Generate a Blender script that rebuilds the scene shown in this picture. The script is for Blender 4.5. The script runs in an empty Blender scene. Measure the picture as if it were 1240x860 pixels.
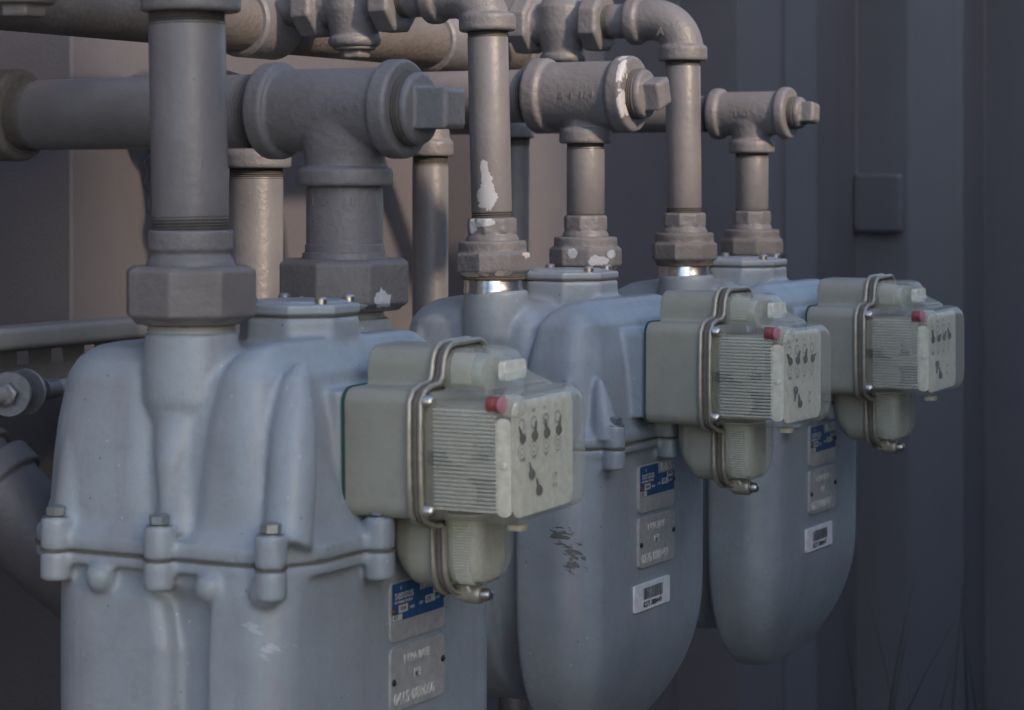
import bpy, bmesh, math, random
from mathutils import Vector, Matrix
random.seed(7)
R = math.radians
PI = math.pi
scene = bpy.context.scene
COL = scene.collection
ZC = 1.42                       # eye height: every height below is given relative to it and ZC added

# ------------------------------------------------------------------ camera
YAW = R(27.8)
cd = bpy.data.cameras.new('camera'); cam = bpy.data.objects.new('camera', cd); COL.objects.link(cam)
cam.location = (0, 0, ZC); cam.rotation_euler = (R(90), 0, YAW)
cd.sensor_width = 36; cd.lens = 2900/1240*36; cd.shift_y = -210/1240
cd.clip_start = .05; cd.clip_end = 300
cd.dof.use_dof = True; cd.dof.focus_distance = 2.30; cd.dof.aperture_fstop = 11.0
scene.camera = cam
# ------------------------------------------------------------------ world, sun, exposure
SUN_DIR = Vector((.93, -.34, .50)).normalized()     # towards the light
world = bpy.data.worlds.new('World'); scene.world = world; world.use_nodes = True
nt = world.node_tree; bg = nt.nodes['Background']
sky = nt.nodes.new('ShaderNodeTexSky'); sky.sky_type = 'NISHITA'; sky.sun_disc = False
sky.sun_elevation = math.asin(SUN_DIR.z); sky.sun_rotation = math.atan2(SUN_DIR.x, SUN_DIR.y)
sky.air_density = 1.0; sky.dust_density = 1.5
nt.links.new(sky.outputs[0], bg.inputs[0]); bg.inputs[1].default_value = .15
sd = bpy.data.lights.new('sun', 'SUN'); sun = bpy.data.objects.new('sun', sd); COL.objects.link(sun)
sd.energy = 1.9; sd.angle = R(3.5); sd.color = (1, .77, .56)
sun.rotation_euler = SUN_DIR.to_track_quat('Z', 'Y').to_euler(); sun.location = (4, -1, 4)
scene.view_settings.view_transform = 'Standard'; scene.view_settings.look = 'None'
scene.view_settings.exposure = 1.0; scene.view_settings.gamma = 1

# ------------------------------------------------------------------ materials
def nodes(name):
    m = bpy.data.materials.new(name); m.use_nodes = True
    n = m.node_tree; b = n.nodes['Principled BSDF']
    return m, n, b
def N(n, t, **k):
    x = n.nodes.new(t)
    for a, v in k.items(): setattr(x, a, v)
    return x
def noise(n, scale, detail=4, rough=.55, vec=None):
    x = N(n, 'ShaderNodeTexNoise'); x.inputs['Scale'].default_value = scale
    x.inputs['Detail'].default_value = detail; x.inputs['Roughness'].default_value = rough
    if vec: n.links.new(vec, x.inputs['Vector'])
    return x
def ramp(n, src, a, b, c0=(0,0,0,1), c1=(1,1,1,1)):
    r = N(n, 'ShaderNodeValToRGB'); r.color_ramp.elements[0].position = a; r.color_ramp.elements[1].position = b
    r.color_ramp.elements[0].color = c0; r.color_ramp.elements[1].color = c1
    n.links.new(src, r.inputs[0]); return r
def mixc(n, fac, a, b):
    m = N(n, 'ShaderNodeMix', data_type='RGBA')
    for s, v in ((0, fac), (6, a), (7, b)):
        if hasattr(v, 'links') or hasattr(v, 'is_linked'): n.links.new(v, m.inputs[s])
        else: m.inputs[s].default_value = v if s == 0 else (*v, 1)
    return m.outputs[2]
def paint(name, col, rough=.5, vary=.18, lump=.25, fine=.12, chips=None, chipcol=(.55,.57,.6), specks=0, metal=0, streak=0, scratch=False):
    m, n, b = nodes(name)
    tc = N(n, 'ShaderNodeTexCoord'); vec = tc.outputs['Object']
    oi = N(n, 'ShaderNodeObjectInfo'); va = N(n, 'ShaderNodeVectorMath', operation='MULTIPLY_ADD')
    n.links.new(oi.outputs['Random'], va.inputs[0]); va.inputs[1].default_value = (7, 5, 3); n.links.new(vec, va.inputs[2]); vec0 = vec; vec = va.outputs[0]
    n1 = noise(n, 14, 5, .6, vec)
    c = mixc(n, ramp(n, n1.outputs[0], .3, .7).outputs[0], [v*(1-vary) for v in col], [min(1, v*(1+vary)) for v in col])
    n3 = noise(n, 90, 6, .7, vec)
    c = mixc(n, ramp(n, n3.outputs[0], .52, .75, (0,0,0,1), (.35,.35,.35,1)).outputs[0], c, [v*.62+.02 for v in col])
    if streak:
        mp = N(n, 'ShaderNodeMapping'); mp.inputs['Scale'].default_value = (60, 60, 5); n.links.new(vec, mp.inputs[0])
        n4 = noise(n, 1, 4, .6, mp.outputs[0])
        c = mixc(n, ramp(n, n4.outputs[0], .5, .8, (0,0,0,1), (streak,)*3+(1,)).outputs[0], c, [v*.7+.05*(i == 0) for i, v in enumerate(col)])
    if specks:
        v = N(n, 'ShaderNodeTexVoronoi'); v.inputs['Scale'].default_value = 62; n.links.new(vec, v.inputs['Vector'])
        rr = ramp(n, v.outputs['Distance'], .03, .07, (specks,)*3+(1,), (0,0,0,1))
        c = mixc(n, rr.outputs[0], c, [v*1.5+.08 for v in col])
        v = N(n, 'ShaderNodeTexVoronoi'); v.inputs['Scale'].default_value = 48; n.links.new(vec, v.inputs['Vector'])
        rr = ramp(n, v.outputs['Distance'], .03, .06, (specks,)*3+(1,), (0,0,0,1))
        c = mixc(n, rr.outputs[0], c, [v*.3 for v in col])
    chipf = None
    if chips:
        vec = vec0
        nn = noise(n, 120, 3, .6, vec)
        if scratch:
            m0 = N(n, 'ShaderNodeMapping'); m0.inputs['Rotation'].default_value = (R(35), 0, R(12)); n.links.new(vec, m0.inputs[0])
            ms = N(n, 'ShaderNodeMapping'); ms.inputs['Scale'].default_value = (90, 70, 330)
            n.links.new(m0.outputs[0], ms.inputs[0]); nn = noise(n, 1, 4, .7, ms.outputs[0])
        for (cx, cy, cz, rx, ry, rz) in chips:
            mp = N(n, 'ShaderNodeMapping', vector_type='POINT')
            mp.inputs['Scale'].default_value = (1/rx, 1/ry, 1/rz)
            mp.inputs['Location'].default_value = (-cx/rx, -cy/ry, -cz/rz)
            n.links.new(vec, mp.inputs[0])
            ln = N(n, 'ShaderNodeVectorMath', operation='LENGTH'); n.links.new(mp.outputs[0], ln.inputs[0])
            ad = N(n, 'ShaderNodeMath', operation='MULTIPLY_ADD'); n.links.new(nn.outputs[0], ad.inputs[0]); ad.inputs[1].default_value = 4.0 if scratch else 1.5
            n.links.new(ln.outputs['Value'], ad.inputs[2])
            lt = N(n, 'ShaderNodeMath', operation='LESS_THAN'); n.links.new(ad.outputs[0], lt.inputs[0]); lt.inputs[1].default_value = 2.55 if scratch else 1.6
            if chipf is None: chipf = lt.outputs[0]
            else:
                mx = N(n, 'ShaderNodeMath', operation='MAXIMUM'); n.links.new(chipf, mx.inputs[0]); n.links.new(lt.outputs[0], mx.inputs[1]); chipf = mx.outputs[0]
        c = mixc(n, chipf, c, chipcol)
    n.links.new(c, b.inputs['Base Color'])
    b.inputs['Metallic'].default_value = metal
    rr = N(n, 'ShaderNodeMapRange'); n.links.new(n3.outputs[0], rr.inputs[0]); rr.inputs[3].default_value = rough-.12; rr.inputs[4].default_value = rough+.14
    n.links.new(rr.outputs[0], b.inputs['Roughness'])
    n2 = noise(n, 160, 3, .5, vec); nf = noise(n, 900, 2, .5, vec)
    bp = N(n, 'ShaderNodeBump'); bp.inputs['Strength'].default_value = lump; bp.inputs['Distance'].default_value = .002
    n.links.new(n2.outputs[0], bp.inputs['Height'])
    b2 = N(n, 'ShaderNodeBump'); b2.inputs['Strength'].default_value = fine; b2.inputs['Distance'].default_value = .0008
    n.links.new(nf.outputs[0], b2.inputs['Height']); n.links.new(bp.outputs[0], b2.inputs['Normal'])
    last = b2
    if chipf is not None:
        b3 = N(n, 'ShaderNodeBump', invert=True); b3.inputs['Strength'].default_value = .8; b3.inputs['Distance'].default_value = .0006
        n.links.new(chipf, b3.inputs['Height']); n.links.new(b2.outputs[0], b3.inputs['Normal']); last = b3
    n.links.new(last.outputs[0], b.inputs['Normal'])
    return m
def simple(name, col, rough=.5, metal=0, bump=0):
    m, n, b = nodes(name)
    tc = N(n, 'ShaderNodeTexCoord'); n1 = noise(n, 120, 5, .65, tc.outputs['Object'])
    c = mixc(n, ramp(n, n1.outputs[0], .35, .7).outputs[0], [v*.82 for v in col], [min(1, v*1.12) for v in col])
    n.links.new(c, b.inputs['Base Color']); b.inputs['Roughness'].default_value = rough; b.inputs['Metallic'].default_value = metal
    if bump:
        bp = N(n, 'ShaderNodeBump'); bp.inputs['Strength'].default_value = bump; bp.inputs['Distance'].default_value = .001
        n.links.new(n1.outputs[0], bp.inputs['Height']); n.links.new(bp.outputs[0], b.inputs['Normal'])
    return m
def thin_glass(name, tint, milk, milkcol, rough=.12, stripes=0):
    m, n, b = nodes(name)
    tc = N(n, 'ShaderNodeTexCoord')
    b.inputs['Base Color'].default_value = (*milkcol, 1); b.inputs['Roughness'].default_value = rough
    b.inputs['Specular IOR Level'].default_value = 1.0
    t = N(n, 'ShaderNodeBsdfTransparent'); t.inputs[0].default_value = (*tint, 1)
    mx = N(n, 'ShaderNodeMixShader')
    n1 = noise(n, 35, 5, .65, tc.outputs['Object'])
    mr = N(n, 'ShaderNodeMapRange'); n.links.new(n1.outputs[0], mr.inputs[0]); mr.inputs[1].default_value = .3; mr.inputs[2].default_value = .75
    mr.inputs[3].default_value = milk*.7; mr.inputs[4].default_value = min(1, milk*1.4)
    lw = N(n, 'ShaderNodeLayerWeight'); lw.inputs[0].default_value = .35
    ad = N(n, 'ShaderNodeMath', operation='MULTIPLY_ADD', use_clamp=True); n.links.new(lw.outputs['Facing'], ad.inputs[0]); ad.inputs[1].default_value = .42
    n.links.new(mr.outputs[0], ad.inputs[2])
    n.links.new(ad.outputs[0], mx.inputs[0]); n.links.new(t.outputs[0], mx.inputs[1]); n.links.new(b.outputs[0], mx.inputs[2])
    out = [x for x in n.nodes if x.type == 'OUTPUT_MATERIAL'][0]; n.links.new(mx.outputs[0], out.inputs[0])
    return m
M = {}
PIPE = (.160, .157, .170)
M['pipe'] = paint('grey_pipe_paint', PIPE, .38, .20, .25, .16, specks=.6, streak=.3)
M['cast'] = paint('grey_cast_fitting_paint', PIPE, .46, .14, .55, .3)
M['nut'] = paint('grey_nut_paint', (.155,.145,.150), .55, .14, .5, .3)
M['meter'] = paint('blue_grey_meter_paint', (.285,.327,.374), .34, .12, .18, .30, specks=.8, streak=.45)
M['meter_big'] = paint('blue_grey_meter_paint_scuffed', (.285,.327,.374), .36, .12, .18, .30, specks=.8, streak=.45,
                       chips=[(.096,-.168,-.045,.010,.04,.008),(.108,-.160,-.060,.012,.05,.009)], chipcol=(.40,.44,.50), scratch=True)
M['meter_mid'] = paint('blue_grey_meter_paint_scraped', (.280,.323,.372), .34, .12, .18, .30, specks=.8, streak=.45,
                       chips=[(.102,-.150,-.084,.015,.05,.010),(.112,-.146,-.104,.011,.05,.020)], chipcol=(.12,.125,.135), scratch=True)
M['index'] = paint('olive_grey_index_paint', (.305,.303,.262), .46, .08, .12, .2, specks=.3)
M['rim'] = simple('worn_rim_metal', (.46,.43,.37), .42, .6, .2)
M['screw'] = simple('bare_screw_metal', (.62,.58,.54), .3, .95)
M['bolt'] = simple('dull_bolt_metal', (.30,.33,.36), .42, .7, .3)
M['spud_bare'] = simple('bare_zinc_metal', (.72,.73,.76), .25, .95, .25)
M['spud'] = paint('painted_spud', (.30,.31,.31), .5, .1, .1, .1)
M['thread'] = simple('dirty_pipe_thread', (.085,.078,.075), .75, .1, .6)
M['sealant'] = simple('rusty_sealant', (.20,.13,.085), .85, 0, .6)
M['gasket'] = simple('brown_gasket', (.15,.13,.11), .8, 0, .4)
M['green_gasket'] = simple('green_gasket', (.02,.08,.065), .7)
M['plate'] = simple('engraved_aluminium', (.50,.50,.50), .45, .3, .25)
M['plate_blue'] = simple('blue_enamel', (.025,.085,.24), .45)
M['stamp'] = simple('bright_stamped_metal', (.85,.84,.80), .3, .4)
M['box_white'] = simple('pale_print_box', (.55,.56,.55), .5)
M['sticker'] = simple('white_sticker', (.78,.79,.84), .5)
M['ink'] = simple('black_ink', (.03,.03,.035), .6)
M['inkgrey'] = simple('grey_ink', (.24,.245,.245), .6)
M['dial'] = simple('cream_dial_plate', (.93,.91,.80), .5)
M['dialside'] = simple('white_bracket', (.85,.82,.74), .4)
M['pointer'] = simple('black_pointer', (.025,.025,.03), .5)
M['mech'] = simple('grey_mechanism', (.38,.37,.33), .5, 0)
M['mechdark'] = simple('dark_mechanism', (.07,.075,.07), .5, .2)
M['red'] = simple('red_seal', (.28,.065,.07), .4)
M['pink'] = simple('pink_seal_cap', (.62,.27,.33), .35)
M['rust'] = simple('rusty_rivet', (.22,.09,.05), .6, .4)
M['darkrivet'] = simple('dark_rivet', (.07,.07,.08), .4, .7)
M['glass'] = thin_glass('weathered_clear_cover', (.975,.975,.95), .11, (.66,.65,.57), .06)
M['ribglass'] = thin_glass('ribbed_clear_cover', (.98,.98,.96), .25, (.80,.79,.72), .05)
M['strut'] = paint('grey_strut_paint', (.23,.225,.225), .5, .1, .2, .2)
M['zinc'] = simple('dull_zinc_washer', (.17,.175,.20), .45, .6, .3)
M['header'] = paint('grainy_brown_grey_pipe_paint', (.135,.122,.118), .6, .18, .7, .5)
M['ground'] = paint('gravelly_ground', (.065,.06,.055), .9, .3, 1, .5)
M['weed'] = simple('dark_weed_leaf', (.045,.055,.03), .7)
def wallmat():
    m, n, b = nodes('painted_steel_wall')
    tc = N(n, 'ShaderNodeTexCoord'); vec = tc.outputs['Object']
    n1 = noise(n, 2.2, 5, .6, vec)
    c = mixc(n, ramp(n, n1.outputs[0], .3, .7).outputs[0], (.108,.104,.122), (.136,.131,.150))
    mp = N(n, 'ShaderNodeMapping'); mp.inputs['Scale'].default_value = (9, 9, .5); n.links.new(vec, mp.inputs[0])
    n2 = noise(n, 1, 4, .6, mp.outputs[0])
    c = mixc(n, ramp(n, n2.outputs[0], .5, .8, (0,0,0,1), (.35,.35,.35,1)).outputs[0], c, (.092,.088,.094))
    n3 = noise(n, 260, 4, .6, vec)
    c = mixc(n, ramp(n, n3.outputs[0], .5, .8, (0,0,0,1), (.4,.4,.4,1)).outputs[0], c, (.100,.094,.095))
    n.links.new(c, b.inputs['Base Color']); b.inputs['Roughness'].default_value = .62
    bp = N(n, 'ShaderNodeBump'); bp.inputs['Strength'].default_value = .5; bp.inputs['Distance'].default_value = .001
    n.links.new(n3.outputs[0], bp.inputs['Height']); n.links.new(bp.outputs[0], b.inputs['Normal'])
    return m
M['wall'] = wallmat()

# ------------------------------------------------------------------ mesh helpers
class MB:
    def __init__(s): s.v = []; s.f = []
    def add(s, vs, fs, mat=None):
        o = len(s.v)
        for v in vs:
            v = Vector(v); s.v.append(mat @ v if mat is not None else v)
        s.f += [tuple(i+o for i in f) for f in fs]
        return s
    def mesh(s, name, m, angle=35):
        me = bpy.data.meshes.new(name); me.from_pydata([tuple(v) for v in s.v], [], s.f)
        bm = bmesh.new(); bm.from_mesh(me); bmesh.ops.recalc_face_normals(bm, faces=bm.faces[:]); bm.to_mesh(me); bm.free()
        me.shade_smooth(); me.set_sharp_from_angle(angle=R(angle)); me.materials.append(m); return me
    def build(s, name, m, parent=None, angle=35):
        return link(name, s.mesh(name, m, angle), parent)
def link(name, me, parent=None):
    o = bpy.data.objects.new(name, me); COL.objects.link(o)
    if parent: o.parent = parent
    return o
def tag(o, label=None, cat=None, group=None, kind=None):
    for k, v in (('label', label), ('category', cat), ('group', group), ('kind', kind)):
        if v: o[k] = v
    return o
def empty(name, loc):
    o = bpy.data.objects.new(name, None); COL.objects.link(o); o.location = loc; o.empty_display_size = .05; return o
def frame(loc, axis):
    axis = Vector(axis).normalized(); q = axis.to_track_quat('Z', 'Y')
    return Matrix.Translation(Vector(loc)) @ q.to_matrix().to_4x4()
AX, AY, AZ = (1,0,0), (0,1,0), (0,0,1)
def lathe(mb, prof, loc=(0,0,0), axis=AZ, seg=48):
    mat = frame(loc, axis); vs = []; fs = []; n = len(prof)
    for r, h in prof:
        for i in range(seg):
            a = 2*PI*i/seg; vs.append((r*math.cos(a), r*math.sin(a), h))
    for j in range(n-1):
        for i in range(seg):
            k = (i+1) % seg; fs.append((j*seg+i, j*seg+k, (j+1)*seg+k, (j+1)*seg+i))
    fs.append(tuple(range(seg))); fs.append(tuple((n-1)*seg+i for i in range(seg)))
    return mb.add(vs, fs, mat)
def cyl(mb, r, h, loc=(0,0,0), axis=AZ, seg=32, c=.0008):
    c = min(c, r*.4, h*.4)
    return lathe(mb, [(r-c,0),(r,c),(r,h-c),(r-c,h)], loc, axis, seg)
def ngon(mb, n, rad, h, loc=(0,0,0), axis=AZ, rot=0, c=.002):
    """n-sided prism (across corners = rad) with chamfered ends"""
    mat = frame(loc, axis); vs = []; fs = []
    prof = [(rad-c*1.6, 0), (rad, c), (rad, h-c), (rad-c*1.6, h)]
    for r, z in prof:
        for i in range(n):
            a = 2*PI*i/n+rot; vs.append((r*math.cos(a), r*math.sin(a), z))
    for j in range(3):
        for i in range(n):
            k = (i+1) % n; fs.append((j*n+i, j*n+k, (j+1)*n+k, (j+1)*n+i))
    fs += [tuple(range(n)), tuple(3*n+i for i in range(n))]
    return mb.add(vs, fs, mat)
def box(mb, x0, x1, y0, y1, z0, z1):
    vs = [(x,y,z) for x in (x0,x1) for y in (y0,y1) for z in (z0,z1)]
    return mb.add(vs, [(0,1,3,2),(4,6,7,5),(0,4,5,1),(2,3,7,6),(0,2,6,4),(1,5,7,3)])
def rrect(x0, x1, y0, y1, r, n=8):
    """rounded rectangle outline, counter-clockwise; r may be four radii (x1y1, x0y1, x0y0, x1y0)"""
    rr = r if isinstance(r, (tuple, list)) else (r,)*4
    out = []
    m = min((x1-x0)/2, (y1-y0)/2)*.999
    for q, (cx, cy, sx, sy) in enumerate(((x1,y1,-1,-1),(x0,y1,1,-1),(x0,y0,1,1),(x1,y0,-1,1))):
        k = min(rr[q], m)
        for i in range(n+1):
            a = q*PI/2 + i*PI/2/n
            out.append((cx+sx*k+k*math.cos(a), cy+sy*k+k*math.sin(a)))
    return out
def loft(mb, secs, mat=None):
    """secs: list of (outline[(x,y)], z)"""
    n = len(secs[0][0]); vs = []; fs = []
    for o, z in secs: vs += [(x, y, z) for x, y in o]
    for j in range(len(secs)-1):
        for i in range(n):
            k = (i+1) % n; fs.append((j*n+i, j*n+k, (j+1)*n+k, (j+1)*n+i))
    fs += [tuple(range(n)), tuple((len(secs)-1)*n+i for i in range(n))]
    return mb.add(vs, fs, mat)
def sweep(mb, pts, r, seg=24, closed=False, prof=None):
    """tube of radius r (number or list) through the points"""
    pts = [Vector(p) for p in pts]; n = len(pts); rs = r if isinstance(r, (list, tuple)) else [r]*n
    up = None; vs = []; fs = []
    for i, p in enumerate(pts):
        a = pts[(i-1) % n] if (closed or i) else p; b = pts[(i+1) % n] if (closed or i < n-1) else p
        t = (b-a).normalized()
        if up is None:
            up = Vector((0,0,1)) if abs(t.z) < .9 else Vector((1,0,0))
        s = t.cross(up).normalized(); up = s.cross(t).normalized()
        for k in range(seg):
            c = 2*PI*k/seg; vs.append(p + (s*math.cos(c)+up*math.sin(c))*rs[i])
    m = n if closed else n-1
    for j in range(m):
        jj = (j+1) % n
        for k in range(seg):
            l = (k+1) % seg; fs.append((j*seg+k, j*seg+l, jj*seg+l, jj*seg+k))
    if not closed: fs += [tuple(range(seg)), tuple((n-1)*seg+k for k in range(seg))]
    return mb.add(vs, fs)
def cast(mb, name, mat, voxel=.0025, smooth=6, fac=.5):
    """melt overlapping closed solids into one cast surface with filleted joints"""
    me = bpy.data.meshes.new('tmp'); me.from_pydata([tuple(v) for v in mb.v], [], mb.f)
    bm = bmesh.new(); bm.from_mesh(me); bmesh.ops.recalc_face_normals(bm, faces=bm.faces[:]); bm.to_mesh(me); bm.free()
    o = bpy.data.objects.new('tmp', me); COL.objects.link(o)
    md = o.modifiers.new('r', 'REMESH'); md.mode = 'VOXEL'; md.voxel_size = voxel
    if smooth:
        sm = o.modifiers.new('s', 'SMOOTH'); sm.iterations = smooth; sm.factor = fac
    bpy.context.view_layer.update()
    dg = bpy.context.evaluated_depsgraph_get()
    out = bpy.data.meshes.new_from_object(o.evaluated_get(dg)); out.name = name
    bpy.data.objects.remove(o); bpy.data.meshes.remove(me)
    out.materials.clear(); out.materials.append(mat); out.shade_smooth()
    return out
def text_mesh(body, size, depth, mat, M4, align='LEFT', bold=0):
    cu = bpy.data.curves.new('t', 'FONT'); cu.body = body; cu.size = size; cu.extrude = depth; cu.align_x = align; cu.offset = bold
    cu.resolution_u = 2
    o = bpy.data.objects.new('t', cu); COL.objects.link(o)
    bpy.context.view_layer.update()
    me = bpy.data.meshes.new_from_object(o.evaluated_get(bpy.context.evaluated_depsgraph_get()))
    bpy.data.objects.remove(o); bpy.data.curves.remove(cu)
    me.transform(M4); me.materials.clear(); me.materials.append(mat); me.name = 'lettering'
    return me
# writing on a plate that faces +X: text x -> +Y, text y -> +Z
def facing(x, y, z, sx=1, sz=1):
    return Matrix(((0,0,1,x),(sx,0,0,y),(0,sz,0,z),(0,0,0,1)))

# ------------------------------------------------------------------ the wall, ground, weeds
XO, XI = -1.60, -1.71           # outer and inner face of the ribbed wall
def wall_outline():
    pts = [(XI, -1.0)]
    y = 2.02 - .925*3
    while y < 11:
        pts += [(XI, y), (XO, y+.012), (XO, y+.40), (XI, y+.412)]
        y += .925
    pts += [(XI, 12.0)]
    return pts
wp = wall_outline()
mb = MB()
for (x, y) in wp: mb.v += [Vector((x, y, 0)), Vector((x, y, 2.9))]
k = len(mb.v)
for (x, y) in wp: mb.v += [Vector((XI-.06, y, 0)), Vector((XI-.06, y, 2.9))]
for i in range(len(wp)-1):
    mb.f += [(2*i, 2*i+2, 2*i+3, 2*i+1), (k+2*i, k+2*i+1, k+2*i+3, k+2*i+2), (2*i+1, 2*i+3, k+2*i+3, k+2*i+1), (2*i, k+2*i, k+2*i+2, 2*i+2)]
wall = mb.build('ribbed_wall', M['wall'], None, 20)
bv = wall.modifiers.new('bevel', 'BEVEL'); bv.width = .0035; bv.segments = 3; bv.limit_method = 'ANGLE'
tag(wall, 'dark grey painted steel wall with deep vertical ribs behind the meters', 'wall')
# paint run on the pale rib, a blister in the paint
mb = MB(); pts = []
for i in range(30):
    z = ZC+.06-.095*i/29; pts.append((XO+.0002, 2.165+.006*math.sin(i*.9)*(1-i/40)+.004*math.sin(i*.31), z))
sweep(mb, pts, [.0016]*30, 6)
sweep(mb, [(p[0], p[1]+.010+.006*math.sin(j*.5), p[2]) for j, p in enumerate(pts[:17])], .0013, 6)
mb.build('paint_run', M['wall'], wall)

mb = MB(); box(mb, XO-.002, XO+.004, 4.098, 4.114, .02, 2.88); mb.build('lap_seam', M['wall'], wall)
mb = MB(); box(mb, XI-.002, XI+.004, 4.52, 4.53, .02, 2.88); mb.build('lap_seam', M['wall'], wall)
mb = MB(); mb.v = [Vector(p) for p in ((-60,-60,0),(60,-60,0),(60,60,0),(-60,60,0))]; mb.f = [(0,1,2,3)]
tag(mb.build('ground', M['ground']), kind='structure')

# blank cover plate on the wall, right of the meters: it sits on the flank of a rib, facing the camera
mb = MB(); Yp = 2.02+.925*3
o = rrect(-.052, .052, -.062, .062, .010, 6)
o2 = rrect(-.048, .048, -.055, .055, .008, 6)
loft(mb, [(o, 0), (o, .014), (o2, .020)], Matrix.Translation((XO-.058, Yp, ZC-.045)) @ Matrix.Rotation(R(90), 4, 'X'))
cp = mb.build('cover_plate', M['wall'])
tag(cp, 'square blank grey cover plate fixed to the wall right of the meters', 'cover plate')

# unseen block, added outside the picture to shade the farther part of the wall
mb = MB(); box(mb, 2.2, 5.0, 1.85, 14.0, 0, 4.2); box(mb, 2.15, 5.05, 1.80, 14.05, 4.2, 4.3)
tag(mb.build('shade_block', M['wall']), 'plain dark block added opposite the wall to shade it, outside the right edge', 'shade_block')
mb = MB(); box(mb, 1.2, 1.8,   .30, .84, 0, 3.2); box(mb, 1.17, 1.83,   .27, .87, 3.2, 3.28)  # unseen post, added to keep sun off the near meter and left wall
tag(mb.build('shade_post', M['wall']), 'plain square post added beside the camera to block sun, outside the picture', 'shade_post')
mb = MB(); box(mb, 1.22, 1.30, .87, 2.60, 0, 2.60)  # unseen panel, added to keep low sun off the meter bodies
tag(mb.build('shade_panel', M['wall']), 'plain panel added facing the meters to block sun, outside the right edge of the picture', 'shade_panel')

# weeds at the foot of the wall
mb = MB()
for i in range(26):
    x = -1.36+random.uniform(-.1,.16); y = 3.75+random.uniform(-.35,.5); h = random.uniform(.45,.82); lean = random.uniform(-.28,.28); lx = random.uniform(-.1,.2)
    w = random.uniform(.006,.011); L = []; n = 8
    for j in range(n+1):
        t = j/n; ww = w*(1-t)**.7+.0004
        c = Vector((x+lx*t*t, y+lean*t*t, h*t*(1.05-.1*t)))
        L += [c+Vector((ww*.5,-ww*.9,0)), c+Vector((0,0,ww*.3)), c+Vector((-ww*.5,ww*.9,0))]
    for j in range(n):
        a = 3*j; mb.f += []
    off = len(mb.v); mb.v += L
    for j in range(n):
        a = off+3*j; mb.f += [(a, a+1, a+4, a+3), (a+1, a+2, a+5, a+4)]
tag(mb.build('weeds', M['weed']), kind='stuff')

# ------------------------------------------------------------------ pipe fittings
def threads(mb, r, z0, z1, loc, axis, pitch=.0023, seg=40):
    p = [(r-.0012, z0)]; z = z0+.0004
    while z < z1-pitch:
        p += [(r-.0009, z), (r+.0001, z+pitch*.45), (r-.0009, z+pitch*.9)]; z += pitch
    p += [(r-.0012, z1)]
    return lathe(mb, p, loc, axis, seg)
def union_nut(parent, r, z0, h, hexrad, rot=0, octa=6, mat=None, name='union_nut', step=True):
    """big six or eight sided nut with a rounded lower skirt and a top washer step"""
    mb = MB()
    hh = h*(.72 if step else 1)
    ngon(mb, octa, hexrad, hh, (0,0,z0), AZ, rot, .0035)
    if step: lathe(mb, [(hexrad*.80, hh*.5), (hexrad*.865, hh), (hexrad*.865, h-.002), (hexrad*.84, h)], (0,0,z0), AZ, 48)
    lathe(mb, [(hexrad*.80, -.0035), (hexrad*.85, 0), (hexrad*.86, .006)], (0,0,z0), AZ, 48)
    me = cast(mb, name, mat or M['nut'], .0014, 2)
    return link(name, me, parent)
def tee(parent, xl, xr, ro, rc, zax, zb, rb, rbc, col_w=.018, name='tee', mat=None):
    """run along X from xl to xr at height zax; branch goes down to zb"""
    mb = MB()
    lathe(mb, [(ro*.99, 0), (ro, .002), (ro, xr-xl-.002), (ro*.99, xr-xl)], (xl,0,zax), AX, 64)
    for x in (xl, xr-col_w):
        lathe(mb, [(rc*.95, 0), (rc, .003), (rc, col_w-.003), (rc*.95, col_w)], (x,0,zax), AX, 64)
    # shoulders, belly and branch
    secs = []
    for i in range(9):
        q = i/8; fl = max(0, (q-.35)/.65)**1.6
        a_, b_ = rb*1.03*(1+.62*fl), min(rb*1.03*(1+.2*fl), ro*.965)
        secs.append(([(a_*math.cos(2*PI*j/48), b_*math.sin(2*PI*j/48)) for j in range(48)], zb+(zax-zb)*q))
    loft(mb, secs)
    lathe(mb, [(rbc*.96, 0), (rbc, .002), (rbc, .013), (rbc*.95, .016)], (0,0,zb), AZ, 64)
    me = cast(mb, name, mat or M['cast'], .0016, 5)
    return link(name, me, parent)
def plug(parent, x, zax, r, hs, length, rot=PI/4):
    mb = MB(); threads(mb, r, 0, .010, (x,0,zax), AX); mb.build('plug_thread', M['thread'], parent)
    mb = MB(); lathe(mb, [(r*.93,.009), (r*.97,.011), (r*.97,.014), (r*.9,.017), (r*.6,.018)], (x,0,zax), AX, 40)
    ngon(mb, 4, hs*1.30, length, (x+.016,0,zax), AX, rot, .003)
    return link('pipe_plug', cast(mb, 'pipe_plug', M['cast'], .0013, 3), parent)
def elbow(parent, zax, r, rc, R_bend, z_end, x_end, rot=0):
    """elbow whose one mouth opens down at (0,0,z_end) and the other towards -X at x_end, height zax"""
    mb = MB(); pts = []; cx = -R_bend; cz = zax-R_bend
    pts.append((0,0,z_end))
    for i in range(13):
        a = i/12*PI/2; pts.append((cx+R_bend*math.cos(a), 0, cz+R_bend*math.sin(a)))
    pts.append((x_end,0,zax))
    sweep(mb, pts, r, 40)
    lathe(mb, [(rc*.95,0),(rc,.002),(rc,.015),(rc*.94,.018)], (0,0,z_end), AZ, 56)
    lathe(mb, [(rc*.94,0),(rc,.003),(rc,.013),(rc*.95,.016)], (x_end,0,zax), AX, 56)
    return link('elbow', cast(mb, 'elbow', M['cast'], .0016, 5), parent)
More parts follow.
